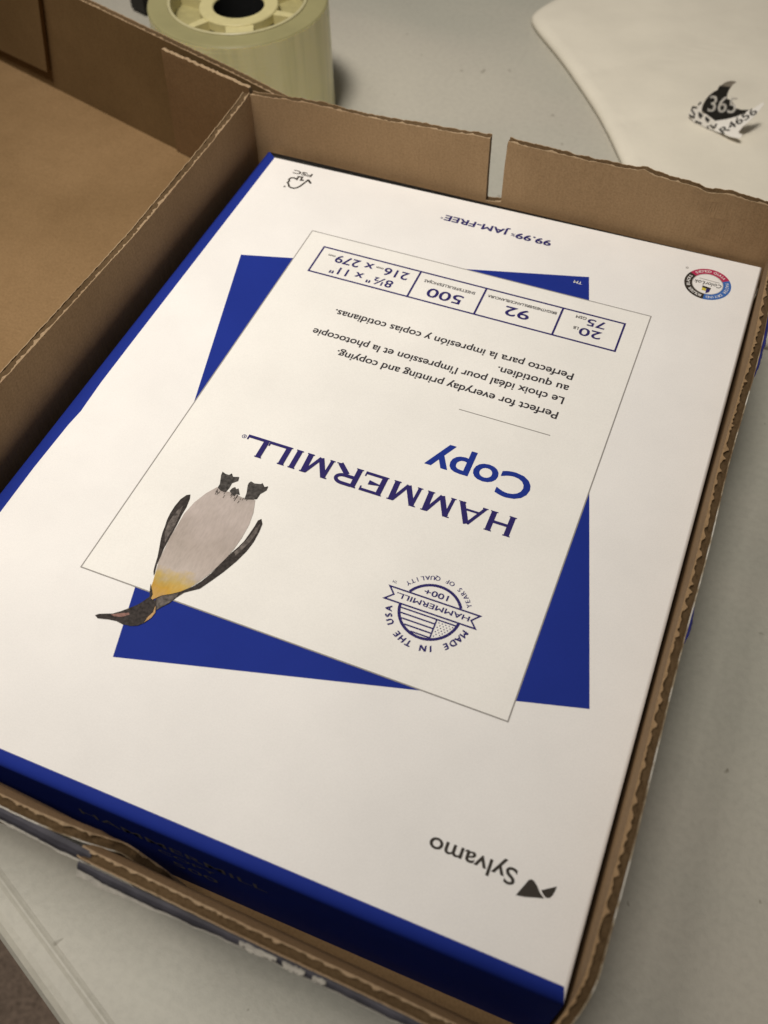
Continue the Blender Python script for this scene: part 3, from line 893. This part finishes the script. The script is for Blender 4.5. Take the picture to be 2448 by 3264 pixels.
# ------------------------------------------------------------------ white foam sheet
bm = bmesh.new()
edge = [(196, 303), (190, 318), (178, 345), (165, 366), (151, 390), (137.4, 414.6), (119.2, 445.5), (100.4, 472.4), (79.8, 499.4), (60.7, 521.7), (53, 531.5), (49.8, 537.5), (49.2, 543), (52, 553), (62, 574), (90, 620), (130, 690)]
TH = 6.2
far = [(430, 300), (440, 320), (450, 345), (460, 370), (470, 395), (480, 420), (490, 450), (500, 480), (505, 510), (510, 535), (514, 548), (517, 560), (519, 572), (520, 585), (522, 605), (526, 650), (540, 720)]
NU = 46
crease = [((95.7, 483.9), (129.2, 510.3)), ((123.6, 442.8), (161.5, 464.1))]
def foam_z(x, y, u):
    zz = TH + .5 * n2(x * .018, y * .018, 3) + .25 * n2(x * .05, y * .05, 8)
    for (ax, ay), (bx, by) in crease:
        d = Vector((bx - ax, by - ay)).normalized(); q = Vector((x - ax, y - ay))
        t = q.dot(d); s_ = abs(q.x * d.y - q.y * d.x)
        zz -= .95 * math.exp(-(s_ / 1.6) ** 2) * max(0, min(1, (t + 25) / 12)) * max(0, min(1, (110 - t) / 50))
    return zz
rows = []
def cr(P, t):
    n = len(P) - 1; i = min(int(t * n), n - 1); f = t * n - i
    p0, p1, p2, p3 = (Vector(P[max(i - 1, 0)]), Vector(P[i]), Vector(P[i + 1]), Vector(P[min(i + 2, n)]))
    return .5 * ((2 * p1) + (p2 - p0) * f + (2 * p0 - 5 * p1 + 4 * p2 - p3) * f * f + (3 * p1 - p0 - 3 * p2 + p3) * f ** 3)
NV = 120
for i in range(NV + 1):
    a = cr(edge, i / NV); b = cr(far, i / NV); d = (b - a).normalized(); row = []
    for off, k in ((2.0, .02), (.6, .12), (0, .30), (.4, .55), (1.8, .76), (4.2, .91), (8.0, 1.0)):
        p = a + d * off
        row.append(bm.verts.new((p.x, p.y, .3 + (foam_z(p.x, p.y, 0) - .3) * k)))
    L = (b - a).length
    for j in range(1, NU + 1):
        t = 8.0 + (L - 8.0) * (j / NU) ** 1.5
        p = a + d * t
        row.append(bm.verts.new((p.x, p.y, foam_z(p.x, p.y, 0))))
    p = a + d * L
    row.append(bm.verts.new((p.x, p.y, .3)))
    rows.append(row)
for r0, r1 in zip(rows, rows[1:]):
    for j in range(len(r0) - 1):
        bm.faces.new((r0[j], r0[j + 1], r1[j + 1], r1[j]))
    bm.faces.new((r0[0], r1[0], r1[-1], r0[-1]))
bm.faces.new(rows[0]); bm.faces.new(rows[-1])
bmesh.ops.recalc_face_normals(bm, faces=bm.faces)
M_foam = paper("foam_white", (.80, .745, .625), .95, .05, .5, .05)
fo = link("foam_sheet", bm, M_foam, smooth=True, at=(280, 460, 0))
tag(fo, "thin white packing foam sheet on the table beyond the carton, under the label scrap", "foam sheet")

# ------------------------------------------------------------------ crumpled label scrap on the foam
SC = {"black":[[169.26,456.95,-46.56],[169.08,457.86,-44.1],[169.88,459.25,-41.08],[171.01,460.32,-39.13],[172.79,461.46,-37.43],[174.24,462.2,-36.56],[174.54,462.96,-34.81],[175.51,463.45,-34.23],[180.65,464.53,-35.06],[179.99,463.77,-36.56],[179.91,462.81,-38.98],[180.34,462.41,-40.31],[182.96,462.76,-41.26],[184.85,462.57,-43.07],[186.09,462.3,-44.64],[189.2,462.89,-45.31],[193.47,464.14,-45.1],[191.16,462.83,-46.85],[187.98,461.26,-48.66],[182.69,459.18,-50.3],[177.73,457.45,-51.24],[173.55,457.14,-49.1]],
"tip":[[174.54,462.96,-34.81],[175.51,463.45,-34.23],[177.06,464.42,-32.83],[178.87,465.15,-32.22],[181.09,465.83,-32.03],[182.56,466.02,-32.58],[181.11,465.14,-33.84],[180.65,464.53,-35.06]],
"strip":[[177.72,457.8,-51.45],[182.74,457.39,-49.22],[188.04,457.67,-46.51],[191.2,458.77,-44.44],[193.49,460.07,-42.7],[195.24,460.41,-41.69],[198.79,462.77,-38.83],[199.67,461.62,-38.95],[198.85,459.67,-40.3],[197.31,456.66,-42.51],[195.22,453.78,-44.92],[192.74,451.29,-47.34],[191.38,448.52,-49.34],[192.22,447.4,-49.48],[193.58,446.78,-49.12],[193.56,444.94,-50.02],[192.43,444.73,-50.67],[187.89,446.69,-51.92],[183.64,449.37,-52.68],[179.44,451.75,-53.56],[176.47,454.48,-53.67],[176.09,456.77,-52.74]],
"left":[[162.85,459.91,-52.1],[163.6,460.57,-49.25],[163.77,461.01,-47.77],[166.56,460.04,-46.93],[166.78,460.75,-44.61],[168.52,460.6,-42.81],[168.78,459.54,-45.49],[169.17,458.64,-47.57],[173.59,456.28,-48.57],[177.86,454.12,-49.21],[179.43,451.86,-53.63],[175.51,453.51,-53.99],[169.83,455.96,-54.36],[166.31,457.65,-54.1]],
"w365":[[172.46,457.49,-46.73],[186.51,461.23,-47.0],[171.73,460.18,-39.28]],
"wnum":[[184.12,448.67,-52.48],[197.97,457.15,-41.65],[180.95,452.21,-52.3]],
"dleft":[[[166.25,459.79,-47.22],[164.06,460.57,-47.82],[163.89,460.14,-49.3],[165.99,458.79,-50.43],[166.29,458.0,-52.28],[163.45,459.38,-52.03]],[[168.56,457.79,-49.94],[169.89,456.88,-50.81],[168.22,458.29,-48.96],[170.53,456.98,-49.71]],[[167.71,456.96,-53.41],[169.39,456.25,-53.29],[171.06,455.53,-53.17]],[[172.74,455.8,-50.21],[174.36,454.81,-50.95],[172.48,456.18,-49.47],[174.69,455.0,-49.97]],[[176.06,453.69,-51.94],[178.27,452.52,-52.44],[179.12,452.94,-50.12]],[[174.76,453.89,-53.05],[175.23,453.55,-53.42]],[[166.72,460.13,-45.64],[167.57,460.26,-44.18]]],}
ls = thing("label_scrap", (178, 459, 5), "small crumpled black and white label scrap with torn numbers on the foam", "label scrap")
M_lab_k = plain("label_black", (.016, .014, .011), .4, .4)
M_lab_w = paper("label_white", (.86, .82, .75), .6, .05)
M_lab_g = plain("label_back", (.22, .19, .15), .7, .2)
DZ = Z0 + .9
def sheet3(name, pts, mats, par, th=.16):
    P = [Vector((p[0], p[1], p[2] + DZ)) for p in pts]
    nrm = Vector((0, 0, 0))
    for i in range(len(P)):
        a, b = P[i], P[(i + 1) % len(P)]; nrm += a.cross(b)
    nrm.normalize()
    if nrm.dot(Vector((196, -56, 320)) - P[0]) < 0: nrm = -nrm
    bm = bmesh.new()
    # project along normal for the triangulation
    q = nrm.to_track_quat('Z', 'Y').to_matrix().inverted()
    tri = tessellate_polygon([[Vector(((q @ p).x, (q @ p).y, 0)) for p in P]])
    A_ = [bm.verts.new(p) for p in P]; B_ = [bm.verts.new(p - nrm * th) for p in P]
    for t in tri:
        bm.faces.new([A_[i] for i in t]); f = bm.faces.new([B_[i] for i in reversed(t)]); f.material_index = 1
    for i in range(len(P)):
        j = (i + 1) % len(P)
        f = bm.faces.new((A_[i], A_[j], B_[j], B_[i])); f.material_index = 1
    bmesh.ops.recalc_face_normals(bm, faces=bm.faces)
    return link(name, bm, mats, par)
def strokes3(name, lines, w, mats, par):
    bm = bmesh.new()
    for L in lines:
        P = [Vector((p[0], p[1], p[2] + DZ)) for p in L]
        for a, b in zip(P, P[1:]):
            d = (b - a).normalized(); v = (Vector((196, -56, 320)) - a).normalized(); s_ = d.cross(v).normalized() * w / 2
            e = d * w * .3
            bm.faces.new([bm.verts.new(x) for x in (a - e - s_, b + e - s_, b + e + s_, a - e + s_)])
    return link(name, bm, mats, par)
bl = sheet3("black_panel", SC['black'], [M_lab_k, M_lab_g], ls)
def label_text(name, text, fr, mat, par, bold):
    """printed line on a plane of the scrap; fr = baseline start, baseline end, top of the first letter"""
    o, e, u = (Vector((p[0], p[1], p[2] + DZ)) for p in fr)
    L = (e - o).length; ax = (e - o) / L; up_ = u - o
    bm = bmesh.new()
    for k in (-1, 1):
        text2(bm, text, k * bold, L + k * bold, 0, 1.0, 0, 0, 0, fn=lambda X, v: tuple(o + ax * X + up_ * v))
    return link(name, bm, mat, par)
label_text("white_digits", "365", SC['w365'], M_lab_w, bl, .10)
sheet3("curled_tip", SC['tip'], [M_lab_g, M_lab_g], ls)
sp_ = sheet3("white_strip", SC['strip'], [M_lab_w, M_lab_w], ls)
label_text("black_digits", "R4656", SC['wnum'], M_lab_k, sp_, .07)
lf = sheet3("torn_corner", SC['left'], [M_lab_w, M_lab_w], ls)
strokes3("black_bars", SC['dleft'], .85, M_lab_k, lf)
